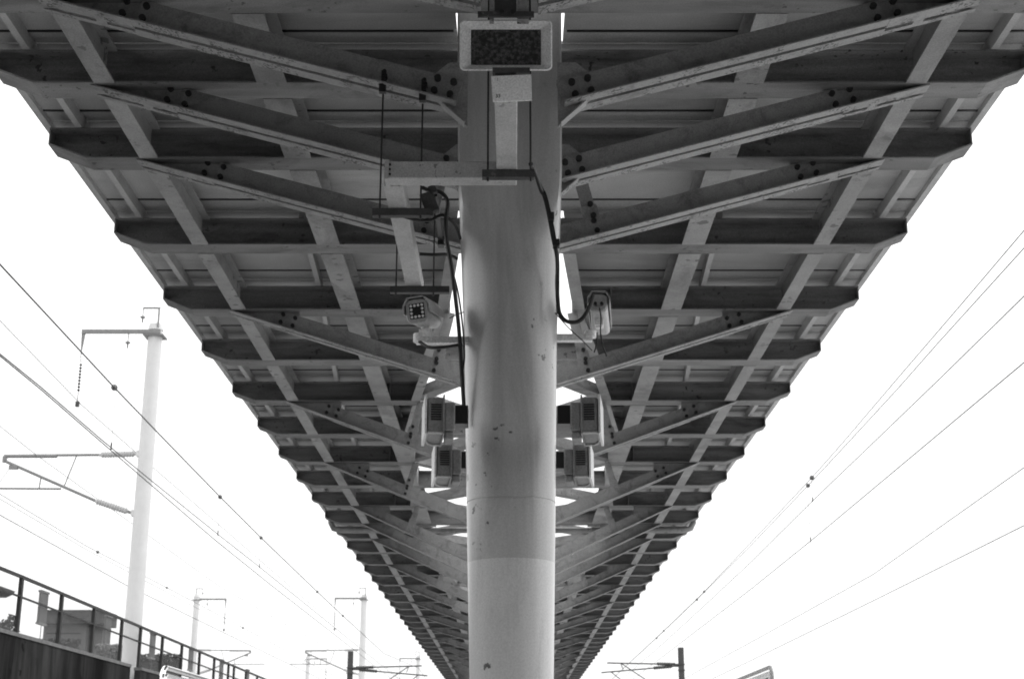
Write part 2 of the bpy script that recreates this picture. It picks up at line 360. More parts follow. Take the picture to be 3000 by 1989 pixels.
# struts: pairs of angles rising from the axis to the outer stringers
def strut(k):
    y = BY[k]; s_ = .25 if k == -1 else lerp_tab(SL_TAB, fold(y)); zo = 5.585
    for sg in (-1, 1):
        xo = 2.56; xi = .29 if k in (0, 1) else (.135 if k == -1 else .012)
        P = lambda x, dz=0: V((XS+sg*x, y, zo - (2.52-x)*s_ + dz))
        d = (P(xo)-P(xi)).normalized(); n = V((-d.z*sg, 0, d.x*sg)); a = V((0,1,0))
        m = MB(); h = .158
        Lp = [(-.090,0),(-.016,0),(-.016,h),(-.024,h),(-.024,.009),(-.090,.009)]
        m.sweep(Lp, P(xi), P(2.04), a, n); m.sweep([(-q[0], q[1]) for q in Lp], P(xi), P(2.04), a, n)
        m.rect(P(2.042), P(xo), a, n, -.088, .008, 0, .009); m.rect(P(2.042), P(xo), a, n, .052, .088, .004, .012)
        m.rect(P(2.042), P(2.5), a, n, -.002, .006, .009, .045); m.rect(P(2.2), P(2.26), a, n, .012, .052, .004, .010)
        o = m.build('strut', M['strut'], canopy)
        # outer gusset between strut and beam
        gq = MB(); gq.prism([(XS+sg*x, z) for x, z in ((1.93, P(1.93).z+h-.005), (1.93, ZF-.001), (2.5, ZF-.001), (2.5, P(2.5).z+.012), (1.98, P(1.98).z+.012))], y-.0055, y+.0055)
        gq.build('gusset_plate', M['strut'], o)
        zt = lambda x, q: P(x).z + q
        for bx in (2.0, 2.11):
            for q in (.05, .122): bolt(o, XS+sg*(bx - q*s_*.9), y-.024, zt(bx, q)) if k in (-1, 0, 1, 2, 4, 6, 8) else None
        if k in (0, 1):                                  # bolted to a shaped plate on the column head
            c = MB(); c.prism([(sg*.24, 4.86), (sg*.30, 4.93), (sg*.42, 5.05), (sg*.42, 5.17), (sg*.34, 5.24), (sg*.24, 5.24)], y-.0055, y+.0055)
            c.rect(V((sg*.25, y, 4.885)), V((sg*.43, y, 5.055)), a, V((-sg*.7, 0, .7)), -.035, .035, -.012, -.004)
            c.build('gusset_plate', M['strut'], o)
            for bx in (.345, .43):
                for q in (.05, .122): bolt(o, sg*(bx - q*s_*.9), y-.024, P(bx).z+q)
        elif k >= 2:
            e = e_of(y) or .46; hx = e+.12
            hm = MB(); zb = P(hx).z+.03
            tx = hx-.13
            u = V((XS+sg*tx, y, ZF)) - V((XS+sg*hx, y, zb)); u.normalize(); w = V((u.z, 0, -u.x))
            hm.rect(V((XS+sg*hx, y, zb)), V((XS+sg*hx, y, zb))+u*((ZF-zb)/u.z), a, w, -.011, -.003, -.045, .045)
            hm.rect(V((XS+sg*hx, y, zb))-u*.02, V((XS+sg*hx, y, zb))+u*.21, a, w, -.030, -.018, -.056, .056)
            ho = hm.build('hanger', M['strut'], canopy)
            if k in (2, 4, 6, 8):
                for q in (.07, .155): p = V((XS+sg*hx, y, zb+.06))+u*q; bolt(ho, p.x, y-.030, p.z)
                for q in (.045, .115): bolt(o, XS+sg*(hx+.02-q*.3), y-.024, P(hx+.02).z+q)
            if e > .5:                                   # deeper web plates from the hanger to the axis
                ip = MB(); ip.prism([(XS+sg*x, z) for x, z in ((hx-.04, P(hx-.04).z+.012), (hx-.04, P(hx-.04).z+.19), (.02, P(.02).z+.21), (.02, P(.02).z+.012))], y-.026, y-.018)
                ip.build('web_plate', M['strut'], o)
for k in list(range(-4, 3)) + [k for k in range(4, KMAX) if k % 2 == 0] + [11]: strut(k)
del bolt

# ------------------------------------------------------------------ column heads and shafts
COLP = [(0, .17), (2.03, .2136), (2.94, .2345), (3.84, .2525), (4.43, .2768), (4.75, .285), (5.03, .289), (5.915, .297)]
def ring(cx, cy, z, r, q, n=64):                       # q=0 round ... 1 squared with small corners
    pts = []
    for i in range(n):
        t = 2*math.pi*i/n; ct, st = math.cos(t), math.sin(t)
        p = 2 + 14*q; k = (abs(ct)**p + abs(st)**p)**(-1/p)
        pts.append((cx + r*k*ct, cy + r*k*st, z))
    return pts
def column(y, label):
    m = MB(); ls = []
    zs = [0, .3, 1, 2.0, 2.9, 2.933, 2.9345, 2.94, 2.9455, 2.947, 2.98, 3.4, 3.84, 4.2, 4.35, 4.42, 4.5, 4.58, 4.66, 4.74, 4.8, 5.1, 5.5, 5.913]
    for z in zs:
        r = lerp_tab(COLP, z); q = min(1, max(0, (z-4.35)/.42)); q = q*q*(3-2*q)
        if 2.934 < z < 2.946: r -= .004
        ls.append(ring(-.02*z/5.6+.002, y, z, r, q))
    m.loops(ls); o = m.build('canopy_column', M['column'], smooth=True); o.data.set_sharp_from_angle(angle=R(28))
    return tag(o, label, 'column', 'canopy columns')
column(7.42, 'pale round column flaring to a square head, nearest, carrying lamps and cameras')

# drain pipe across the canopy
d = MB(); 
pts = [(-3.12,24.2,5.80),(-3.11,24.2,5.66),(-3.06,24.2,5.56),(-2.96,24.2,5.53),(2.94,24.2,5.53),(3.04,24.2,5.56),(3.09,24.2,5.66),(3.10,24.2,5.80)]
d.tube(pts, .05, 12); tag(d.build('drain_pipe', M['stringer'], smooth=True), 'round drain pipe with elbows slung across under the far canopy', 'pipe')

# ------------------------------------------------------------------ hanging lamp
def frame_loop(c, ax, az, hx, hz, r, n=5):
    c, ax, az = V(c), V(ax), V(az); pts = []
    for (sx, sz, t0) in ((1,1,0),(-1,1,90),(-1,-1,180),(1,-1,270)):
        for i in range(n+1):
            t = R(t0 + 90*i/n); pts.append(c + ax*(sx*(hx-r)+r*math.cos(t)) + az*(sz*(hz-r)+r*math.sin(t)))
    return pts
lamp = empty('floodlight', (-.031, 5.95, 4.9), 'large rectangular lamp with pale frame and speckled dark glass above the white plate', 'lamp')
t = R(14); ax = V((1,0,0)); n = V((0,-math.cos(t),-math.sin(t))); az = V((0,-math.sin(t),math.cos(t)))
c = V((-.031, 5.9, 4.807))
m = MB(); m.loops([frame_loop(c-n*.12, ax, az, .15, .07, .02), frame_loop(c-n*.03, ax, az, .205, .11, .022), frame_loop(c, ax, az, .214, .119, .024),
                   frame_loop(c+n*.004, ax, az, .208, .113, .02), frame_loop(c-n*.035, ax, az, .163, .083, .004)], True, False)
m.build('housing', M['lamp'], lamp, smooth=True)
m = MB(); m.loops([frame_loop(c-n*.034, ax, az, .1625, .0825, .004), frame_loop(c-n*.038, ax, az, .1625, .0825, .004)]); m.build('glass', M['glass'], lamp)
m = MB()
for x0, x1 in ((-.107,-.087), (.020,.074)): m.box(x0, x1, 5.805, 5.85, 4.89, 5.30)
b_ = m.build('bracket', M['strut'], lamp)
k_ = MB(); k_.box(-.16, .098, 5.785, 5.80, 4.893, 4.918); k_.box(-.084, .017, 5.82, 5.84, 4.92, 5.30); k_.build('channel', M['dark'], b_)
for x in (-.05, .0):
    k_ = MB(); k_.cyl((x, 5.784, 4.906), (0,-1,0), .012, .016, 8); k_.build('bolt', M['bolt'], b_)

# white number plate
pl = empty('number_plate', (-.005, 5.60, 4.50), 'small white plate with tiny black numerals hanging under the rectangular lamp', 'sign')
m = MB(); th = .004
q = [(-.0945,4.4945),(.081,4.503),(.0838,4.3785),(-.0857,4.3718)]
m.prism(q[::-1], 5.60, 5.60+th); m.build('plate', M['sign'], pl)
m = MB(); m.box(-.088, .076, 5.606, 5.70, 4.514, 4.540); m.box(-.078,-.070, 5.606, 5.628, 4.40, 4.51); m.box(.010,.018, 5.606, 5.628, 4.40, 4.51); m.build('bracket', M['dark'], pl)
def text_mesh(txt, size, loc, rot, mt, parent):
    cu = bpy.data.curves.new('text', 'FONT'); cu.body = txt; cu.size = size; cu.extrude = .0006; cu.align_x = 'CENTER'; cu.align_y = 'CENTER'
    o = bpy.data.objects.new('tmp', cu); COL.objects.link(o); dg = bpy.context.evaluated_depsgraph_get()
    me = bpy.data.meshes.new_from_object(o.evaluated_get(dg)); bpy.data.objects.remove(o); me.materials.clear(); me.materials.append(mt)
    me.transform(Matrix.Translation(loc) @ rot); r = bpy.data.objects.new('numeral', me); COL.objects.link(r); adopt(r, parent); return r
rx = Matrix.Rotation(R(90), 4, 'X')
text_mesh('1', .021, V((-.0652, 5.5985, 4.478)), rx, M['ink'], pl); text_mesh('33', .023, V((-.0635, 5.5985, 4.398)), rx, M['ink'], pl)

# ------------------------------------------------------------------ cable duct on hanging rods
duct = empty('cable_duct', (-.3, 6.6, 4.42), 'galvanised square cable duct stepping left on threaded rods before the column', 'cable duct')
def duct_run(x0, x1, y0, y1, z0=4.42, z1=4.512):
    m = MB(); m.box(x0, x1, y0, y1, z0, z1)
    return m.build('duct', M['duct'], duct, bevel=.006)
duct_run(-.080, .021, 5.63, 6.535); duct_run(-.635, .02, 6.54, 6.64); duct_run(-.652, -.553, 6.645, 8.35)
m = MB()                                               # folded lid joints
m.box(-.638, -.618, 6.535, 6.645, 4.415, 4.517); m.box(-.055, -.052, 6.536, 6.642, 4.4185, 4.5135); m.build('joint_plate', M['duct'], duct)
for z in (4.44, 4.466, 4.492):
    k_ = MB(); k_.cyl((-.612, 6.541, z), (0,-1,0), .006, .006, 8); k_.build('screw', M['bolt'], duct)
for (x0, x1, y, zt, xs) in ((-.150,.105,6.45,5.9,(-.122,.088)), (-.735,-.42,6.95,5.12,(-.697,-.483)), (-.745,-.385,8.2,5.07,(-.71,-.482))):
    m = MB(); m.box(x0, x1, y-.02, y+.02, 4.378, 4.384); m.box(x0, x1, y-.02, y-.016, 4.384, 4.418); m.box(x0, x1, y+.016, y+.02, 4.384, 4.418)
    m.build('support_channel', M['dark'], duct)
    for x in xs:
        m = MB(); m.tube([(x, y-.012, 4.36), (x, y-.012, zt)], .0055, 6); m.build('threaded_rod', M['cable'], duct)
for x, z in ((-.690, 5.095), (-.477, 5.045)):
    m = MB(); m.box(x-.018, x+.018, 6.82, 6.85, z-.06, z-.005); m.box(x-.006, x+.02, 6.81, 6.835, z-.005, z+.06); m.box(x+.0, x+.026, 6.80, 6.84, z+.02, z+.034); m.cyl((x+.012, 6.805, z+.045), (0,-1,0), .01, .02, 8); m.build('beam_clamp', M['cable'], duct)

for x, z in ((-.71, 5.06), (-.482, 5.0)):
    m = MB(); m.box(x-.014, x+.014, 8.17, 8.955, z, z+.018); m.box(x-.02, x+.02, 8.93, 9.0, z-.03, z+.03); m.build('beam_clamp', M['cable'], duct)
# cables
def cable(pts, r, label):
    # smooth the polyline
    P_ = [V(p) for p in pts]; res = []
    for i in range(len(P_)-1):
        p0, p1, p2, p3 = P_[max(i-1,0)], P_[i], P_[i+1], P_[min(i+2, len(P_)-1)]
        for s_ in range(6):
            t_ = s_/6; res.append(.5*((2*p1) + (-p0+p2)*t_ + (2*p0-5*p1+4*p2-p3)*t_*t_ + (-p0+3*p1-3*p2+p3)*t_**3))
    res.append(P_[-1]); m = MB(); m.tube(res, r, 8); return tag(m.build('cable', M['cable'], smooth=True), label, 'cable')
cable([(-.470,6.9,4.52),(-.438,7.05,4.565),(-.387,7.05,4.558),(-.348,7.05,4.506),(-.354,7.05,4.408),(-.350,7.05,4.292),(-.322,7.06,4.138),(-.302,7.1,3.987),(-.286,7.2,3.847),(-.272,7.25,3.658),(-.258,7.3,3.44),(-.25,7.3,3.34)], .0115, 'thick black cable falling down the left edge of the column')
cable([(-.58,7.0,4.40),(-.521,7.05,4.402),(-.439,7.05,4.398),(-.385,7.06,4.430),(-.349,7.08,4.426),(-.305,7.12,4.392),(-.284,7.2,4.35)], .009, 'black cable arching from the duct support across to the column')
cable([(.09,6.55,4.50),(.112,6.85,4.60),(.15,7.03,4.565),(.170,7.06,4.54),(.193,7.08,4.447),(.217,7.1,4.311),(.238,7.15,4.22),(.240,7.2,4.10),(.240,7.2,4.016),(.252,7.22,3.929),(.297,7.22,3.885),(.361,7.22,3.895),(.408,7.2,3.962),(.428,7.15,4.02)], .0115, 'thick black cable looping down the right side to the rear of a camera')
cable([(-.53,7.6,4.41),(-.45,7.6,4.405),(-.37,7.5,4.37),(-.31,7.4,4.31)], .010, 'black cable drooping from the farthest duct support to the column')
cable([(-.50,7.3,3.80),(-.45,7.25,3.755),(-.39,7.22,3.742),(-.33,7.22,3.75),(-.27,7.25,3.77)], .009, 'black cable sagging below the bracket of the left camera')
cable([(.225,7.2,3.93),(.30,7.25,3.86),(.37,7.3,3.81),(.43,7.4,3.78)], .003, 'thin wire trailing from the right camera bracket')

cable([(.112,6.86,4.612),(.158,7.02,4.575),(.180,7.05,4.54),(.203,7.07,4.447),(.229,7.09,4.311),(.236,7.13,4.20),(.229,7.16,4.10),(.233,7.2,4.00),(.236,7.2,3.92)], .0035, 'thin wire strapped beside the thick cable on the right of the column')
cable([(-.330,7.05,4.16),(-.290,7.1,4.02),(-.266,7.18,3.86),(-.256,7.24,3.70),(-.268,7.26,3.58),(-.252,7.28,3.42)], .005, 'thinner black cable running beside the thick one on the left of the column')
cable([(.470,7.33,4.00),(.476,7.3,3.93),(.472,7.3,3.85),(.486,7.32,3.78),(.505,7.34,3.73)], .004, 'loose black wire tail hanging under the right camera')
cable([(.455,7.33,3.86),(.452,7.33,3.80),(.438,7.34,3.75)], .004, 'short black wire end dangling below the right camera bracket')
cable([(-.335,7.2,3.90),(-.30,7.22,3.925),(-.262,7.25,3.95)], .003, 'thin wire running up from the left camera bracket to the column')
for (x, y, z, w, h, lb) in ((.205,7.07,4.425,.016,.022,'small black cable clip high on the right of the column'), (.232,7.10,4.285,.018,.02,'small black cable clip lower on the right of the column')):
    m = MB(); m.box(x-w, x+w, y-.02, y+.03, z-h, z+h); m.box(x-w*.5, x+w*.5, y-.026, y-.0205, z-h*.5, z+h*.5); tag(m.build('cable_clip', M['cable'], bevel=.004), lb, 'cable clip', 'cable clips')
m = MB(); m.obox((-.44, 7.0, 4.475), (.93,0,.36), (0,1,0), (-.36,0,.93), .036, .02, .058); m.obox((-.425, 7.0, 4.55), (.93,0,.36), (0,1,0), (-.36,0,.93), .02, .016, .022); m.cyl((-.46,7.0,4.42),(-.3,0,-1),.012,.03,8)
tag(m.build('junction_box', M['dark'], bevel=.004), 'small dark tilted junction box between the cable duct and the column', 'junction box')
# ------------------------------------------------------------------ surveillance cameras
def basis(fwd, roll=0):
    f = V(fwd).normalized(); r_ = f.cross(V((0,0,1))).normalized(); u = r_.cross(f)
    q = Matrix.Rotation(roll, 3, f); return f, q @ r_, q @ u
def oct_loop(c, r_, u, hw, hh, ch, n=4):
    return frame_loop(c, r_, u, hw, hh, ch, n)
def camera_unit(c, fwd, roll, label, front, hl, sc=1.0):
    f, r_, u = basis(fwd, roll); c = V(c)
    th = empty('surveillance_camera', c, label, 'camera', 'cameras on the column')
    m = MB(); m.loops([oct_loop(c-f*(hl+.005), r_, u, .048*sc, .052*sc, .03*sc), oct_loop(c-f*(hl-.005), r_, u, .058*sc, .062*sc, .038*sc), oct_loop(c+f*(hl-.005), r_, u, .062*sc, .066*sc, .038*sc), oct_loop(c+f*(hl+.003), r_, u, .058*sc, .062*sc, .036*sc)])
    m.build('housing', M['camera'], th, smooth=True)
    m = MB(); outer = []; 
    prof = [(-.073,-.012),(-.073,.034),(-.044,.076),(.044,.076),(.073,.034),(.073,-.012)]
    pin = [(x*.93, z-.004 if z > 0 else z) for x, z in prof]
    ring_ = [(x*sc, z*sc) for x, z in prof + pin[::-1]]
    m.sweep(ring_, c-f*(hl+.02), c+f*(hl+.022), r_, u); m.build('sun_hood', M['camera'], th)
    if front:
        fc = c+f*(hl+.0035)
        m = MB(); m.loops([frame_loop(fc, r_, u, .041, .041, .003, 2), frame_loop(fc+f*.003, r_, u, .041, .041, .003, 2)]); pn = m.build('led_panel', M['black'], th)
        m = MB(); m.cyl(fc+f*.003, f, .016, .004, 16); m.build('lens', M['black'], pn)
        for i in range(4):
            for j in range(4):
                if i in (0,3) or j in (0,3):
                    m = MB(); m.cyl(fc+f*.003+r_*(-.030+.020*i)+u*(-.030+.020*j), f, .0072, .003, 12); m.build('led', M['led'], pn)
    else:
        rc = c-f*(hl+.005)
        for s_, k_ in ((-.017, 1), (.017, 1)):
            m = MB(); m.tube([rc+r_*s_-u*.012, rc-f*.03+r_*s_-u*.014], .009, 8); m.build('cable_gland', M['black'], th)
        m = MB(); m.obox(rc-f*.001-u*.035, r_, f, u, .022, .003, .012); m.build('rear_label', M['duct'], th)
    return th, c, f, r_, u
th, c, f, r_, u = camera_unit((-.478, 7.29, 3.948), (-.19, -.96, -.17), R(5), 'white camera with a square of LEDs facing the viewer, left of the column', True, .14)
m = MB()
m.tube([c-u*.06-f*.0, c-u*.10-f*.0], .022, 10); m.obox(c-u*.10-f*.0, r_, f, u, .03, .03, .02)
m.tube([(-.50, 7.31, 3.80), (-.50, 7.31, 3.845)], .034, 14); m.box(-.52, -.22, 7.31, 7.355, 3.797, 3.832); m.build('bracket', M['lamp'], th)
th, c, f, r_, u = camera_unit((.487, 7.56, 4.035), (.09, .985, -.02), R(2), 'white camera turned away, seen from its cabled rear right of the column', False, .20, .84)
m = MB(); m.tube([c-u*.055-f*.06, c-u*.10-f*.06], .02, 10); m.obox(c-u*.07-f*.06, r_, f, u, .024, .035, .02)
m.tube([(.43, 7.52, 3.89), (.43, 7.52, 3.925)], .034, 14); m.box(.22, .44, 7.50, 7.545, 3.868, 3.905); m.build('bracket', M['lamp'], th)

# ------------------------------------------------------------------ side floodlights on the column
def side_flood(y, sg, label, z=3.285):
    o = empty('side_floodlight', (sg*.40, y, z), label, 'floodlight', 'floodlights on the column')
    rot = Matrix.Rotation(-sg*R(6), 4, 'Z')
    base = V((sg*.40, y, z))
    def T(m):
        m.v = [tuple(base + rot @ (V(p)-base)) for p in m.v]; return m
    X = lambda x: base.x + sg*(x-.40)
    def bx(m, x0, x1, y0, y1, z0, z1): m.box(*sorted((X(x0), X(x1))), y0, y1, z0, z1)
    m = MB()                                            # body: vertical D plan, rounded at the outer rear
    pl_ = [(.352,-.10),(.432,-.10),(.437,-.06),(.437,.10),(.425,.16),(.40,.20),(.352,.20)]
    m.loops([[(X(a), y+b_, zz) for a, b_ in pl_] for zz in (z-.07, z+.105)]); T(m).build('housing', M['flood'], o, bevel=.006)
    m = MB(); 
    for i in range(7): bx(m, .366, .418, y-.1045, y-.099, z-.012+i*.0125, z-.006+i*.0125)
    T(m).build('vent', M['black'], o)
    m = MB(); m.loops([[(X(.394+(a-.394)*k_), y+.05+(b_-.05)*k_, zz) for a, b_ in pl_] for zz, k_ in ((z-.071, 1.02), (z-.079, 1.02), (z-.079, .86), (z-.072, .86))], False, False); T(m).build('rim', M['duct'], o)
    m = MB(); m.loops([[(X(a), y+b_, zz) for a, b_ in ((.439,-.118),(.449,-.118),(.452,.18),(.439,.18))] for zz in (z-.085, z+.115)]); T(m).build('front_glass', M['flood_front'], o)
    m = MB(); bx(m, .350, .358, y-.115, y+.19, z-.085, z+.115); T(m).build('mounting_plate', M['flood'], o)
    m = MB(); bx(m, .296, .349, y-.085, y+.08, z-.06, z+.085); bx(m, .300, .345, y-.07, y+.07, z-.10, z-.062); T(m).build('ballast_box', M['flood'], o, bevel=.008)
    m = MB(); bx(m, .225, .2945, y-.05, y+.05, z-.02, z+.075); m.build('bracket', M['black'], o)
side_flood(7.0, -1, 'front grey floodlight with slotted vents on the left of the column'); side_flood(7.0, 1, 'front grey floodlight with slotted vents on the right of the column')
side_flood(7.93, -1, 'rear grey floodlight left of the column, below and behind the front one', 3.25); side_flood(7.93, 1, 'rear grey floodlight right of the column, below and behind the front one', 3.25)

# ------------------------------------------------------------------ retaining wall, fence, boards
wl = MB(); wl.box(-9.15, -9.0, -5, 34.3, -1.18, 3.93); wl.box(-9.15, -9.0, 35.25, 150, -1.18, 3.93); wl.box(-9.15, -9.06, 34.3, 35.25, -1.18, 3.55)
w_ = tag(wl.build('retaining_wall', M['wall']), 'dark streaked concrete wall under the fence at lower left', 'wall')
cp = MB(); cp.box(-9.17, -8.98, -5, 34.3, 3.932, 4.0); cp.box(-9.17, -8.98, 35.25, 150, 3.932, 4.0); cp.build('coping', M['coping'], w_)
fn = empty('fence', (-9.05, 26, 4.0), 'post and rail fence with clear sheets on top of the dark wall', 'fence')
PY = [24.1, 26.42, 28.88, 31.2, 33.5, 35.23, 37.5, 39.76, 42.06, 44.19, 46.45, 47.39, 49.55, 51.76] + [54+2.25*i for i in range(30)]
ztop = lambda y: 5.03 - .008*max(0, y-26)
for y in PY:
    m = MB(); m.box(-9.10, -9.035, y-.05, y+.05, 4.001, ztop(y)); m.build('post', M['fence'], fn)
for nm, dz, hw in (('top_rail', 0, .028), ('mid_rail', -.36, .012)):
    m = MB()
    for a, b_ in zip(PY, PY[1:]):
        za, zb = ztop(a)+dz, ztop(b_)+dz
        m.hexa([(-9.095,a,za-hw),(-9.04,a,za-hw),(-9.04,b_,zb-hw),(-9.095,b_,zb-hw),(-9.095,a,za+hw),(-9.04,a,za+hw),(-9.04,b_,zb+hw),(-9.095,b_,zb+hw)])
    m.build(nm, M['fence'], fn)
for a, b_ in zip(PY[:20], PY[1:21]):
    m = MB(); m.box(-9.115, -9.111, a+.052, b_-.052, 4.004, ztop(b_)-.03); m.build('clear_sheet', M['pane'], fn)
bs = [(36.75, .30, 'nearest'), (42.8, .28, 'second'), (48.3, .26, 'third'), (54.2, .25, 'fourth'), (60, .25, 'fifth'), (66, .25, 'sixth')]
BL = ['tall narrow grey board standing behind the fence left of the block of flats', 'tall narrow grey board right at the right edge of the block of flats', 'tall narrow grey board before the dark hedge, right of the big mast', 'narrow grey board beside the foot of the second mast', 'narrow grey board between fence posts right of the second mast', 'smallest narrow grey board at the far end of the fence']
for (y, h, _), lb in zip(bs, BL):
    e_ = empty('lineside_board', (-12, y, 3.5), lb, 'board', 'boards along the viaduct')
    m = MB(); m.box(-12.03, -11.97, y-.30, y+.28, 5.2, 5.95); m.tube([(-12,y,3.5),(-12,y,5.16)], .012, 6); m.build('panel', M['build'], e_)
    m = MB(); m.box(-12.05, -11.95, y-.32, y+.30, 5.952, 6.0); m.box(-12.05, -11.95, y-.32, y+.30, 5.15, 5.198); m.build('end_cap', M['coping'], e_)

# ------------------------------------------------------------------ catenary masts on the viaduct
def mast(loc, label, rz=0):
    o = empty('catenary_mast', (0, 0, 0), label, 'mast', 'concrete catenary masts')
    m = MB(); m.tube([(0,0,0), (0,0,9.25)], [.225, .185], 20); m.tube([(0,0,9.25), (0,0,9.42)], [.205, .17], 20); m.build('pole', M['pole'], o, smooth=True)
    m = MB(); m.box(-1.88, .19, -.26, -.19, 9.10, 9.21); m.box(-.27, .27, -.25, .25, 9.06, 9.095)
    m.prism([(-1.88, 9.098), (-1.78, 9.098), (-1.845, 8.5), (-1.86, 8.5)], -.24, -.21); m.build('arm', M['pole_steel'], o)
    m = MB()
    for i in range(9): m.tube([(-1.83,-.225, 8.28-i*.085), (-1.83,-.225, 8.25-i*.085), (-1.83,-.225, 8.21-i*.085)], [.018, .042, .018], 8)
    m.tube([(-1.85,-.225,8.5),(-1.83,-.225,8.3)], .012, 5); m.tube([(-1.83,-.225,7.56),(-1.83,-.225,7.25)], .012, 5); m.box(-1.87,-1.78,-.27,-.18,7.12,7.26)
    m.build('insulator_string', M['steelpost'], o)
    for (x, z) in ((-.65, 9.1), (-.31, 9.80)):
        m = MB(); m.tube([(x,-.22,z), (x,-.22,z-.20), (x,-.22,z-.235), (x,-.22,z-.26), (x,-.22,z-.28), (x,-.22,z-.40)], [.014,.014,.07,.07,.025,.02], 8); m.build('insulator', M['pole_steel'], o)
    m = MB(); m.tube([(.10,-.18,9.3), (.10,-.18,9.82)], .028, 6); m.box(-.33, .128, -.20, -.16, 9.80, 9.845); m.build('top_bracket', M['pole_steel'], o)
    # hinged cantilever
    m = MB(); m.tube([(-.14,0,5.93), (-1.2,0,5.90)], .035, 8); m.tube([(-1.2,0,5.9), (-3.66,0,5.88)], .036, 8); m.tube([(-2.3,0,5.865),(-3.66,0,5.865)], .05, 8)
    m.tube([(-3.64,0,5.86),(-3.64,0,5.70)], .06, 8); m.tube([(-3.64,0,5.74), (-1.95,0,5.02), (-1.2,0,4.70), (-.16,0,4.36)], .042, 8)
    m.tube([(-1.80,0,5.86),(-2.05,0,5.06)], .016, 6); m.tube([(-2.66,0,5.30),(-2.68,0,5.03)], .02, 6); m.tube([(-2.12,0,5.01),(-4.6,0,5.03)], .028, 8)
    m.tube([(-3.45,0,5.62),(-3.78,0,5.06)], .008, 5); m.box(-3.5,-3.28,-.05,.05,5.52,5.62); m.build('cantilever', M['pole_steel'], o)
    for (p, q_) in (((-.25,0,5.925),(-1.22,0,5.90)), ((-.32,0,4.41),(-1.24,0,4.715))):
        p, q_ = V(p), V(q_); m = MB(); m.tube([p.lerp(q_, i/28) for i in range(29)], [.065 + (.024 if i % 2 else 0) if 1 < i < 27 else .04 for i in range(29)], 10)
        m.build('cantilever_insulator', M['insulator'], o)
    m = MB(); m.box(-.245,-.16,-.09,.09,5.85,6.0); m.box(-.255,-.17,-.09,.09,4.30,4.46); m.build('collar', M['pole'], o)
    o.location = loc; o.rotation_euler[2] = rz
    return o
def copy_tree(o, parent=None):
    c_ = o.copy(); COL.objects.link(c_)
    if parent is not None: c_.parent = parent
    for ch in list(o.children): copy_tree(ch, c_)
    return c_
m0 = mast((-9.46, 36, 3.5), 'tall pale concrete mast with long bracket arm, biggest, left behind the fence')
for loc, rz, lb in (((-9.62, 93, 3.1), 0, 'pale mast behind the dark steel post, its arm pointing left'), ((-20.45, 93, 3.1), math.pi, 'pale mast above the fence end, its arm pointing right'),
                    ((-9.55, 147, 3.3), 0, 'faint small mast nearest the canopy edge, arm pointing left'), ((-20.7, 147, 3.3), math.pi, 'faint thin mast between the two mid distance masts, arm pointing right')):
    c_ = copy_tree(m0); c_.location = loc; c_.rotation_euler = (0, 0, rz); c_['label'] = lb

# dark steel masts beside the platform tracks
def steel_mast(x, y, sg, label):
    o = empty('steel_mast', (x, y, -1.2), label, 'mast', 'dark steel masts')
    m = MB(); m.box(x-.11, x+.11, y-.11, y-.095, -1.2, 6.48); m.box(x-.11, x+.11, y+.095, y+.11, -1.2, 6.48); m.box(x-.09, x+.09, y-.095, y+.095, -1.2, 6.47); m.build('post', M['steelpost'], o)
    m = MB(); i = -sg
    m.tube([(x+i*.11,y,5.80),(x+i*3.05,y,5.88 if sg < 0 else 5.86)], .03, 6); m.tube([(x+i*.11,y,5.74),(x+i*3.3,y,5.47)], .028, 6)
    m.tube([(x+i*2.5,y,5.86),(x+i*1.5,y,5.2),(x+i*.3,y,4.4)], .022, 6); m.tube([(x+i*2.4,y,5.6),(x+i*2.5,y,5.86)], .02, 6); m.tube([(x+i*2.9,y,5.5),(x+i*2.4,y,5.1),(x+i*1.6,y,4.95)], .02, 6)
    m.build('cantilever', M['steelpost'], o)
    m = MB(); ins = lambda a, b_: m.tube([V(a).lerp(V(b_), k/16) for k in range(17)], [.05+(.03 if k % 2 else 0) for k in range(17)], 8)
    ins((x+i*.25,y,5.805),(x+i*1.0,y,5.825)); ins((x+i*.4,y,5.715),(x+i*1.15,y,5.655)); m.box(*sorted((x+i*.11,x+i*.3)),y-.06,y+.06,5.70,5.80); m.build('insulator', M['steelpost'], o)
    m = MB()
    for z in (5.78, 5.55): m.box(x-.14, x+.14, y-.14, y+.14, z, z+.04)
    m.build('clamp', M['steelpost'], o)
steel_mast(-6.92, 62, -1, 'dark steel post with cantilever, left of the canopy'); steel_mast(6.95, 60, 1, 'dark steel post with cantilever, right of the canopy')

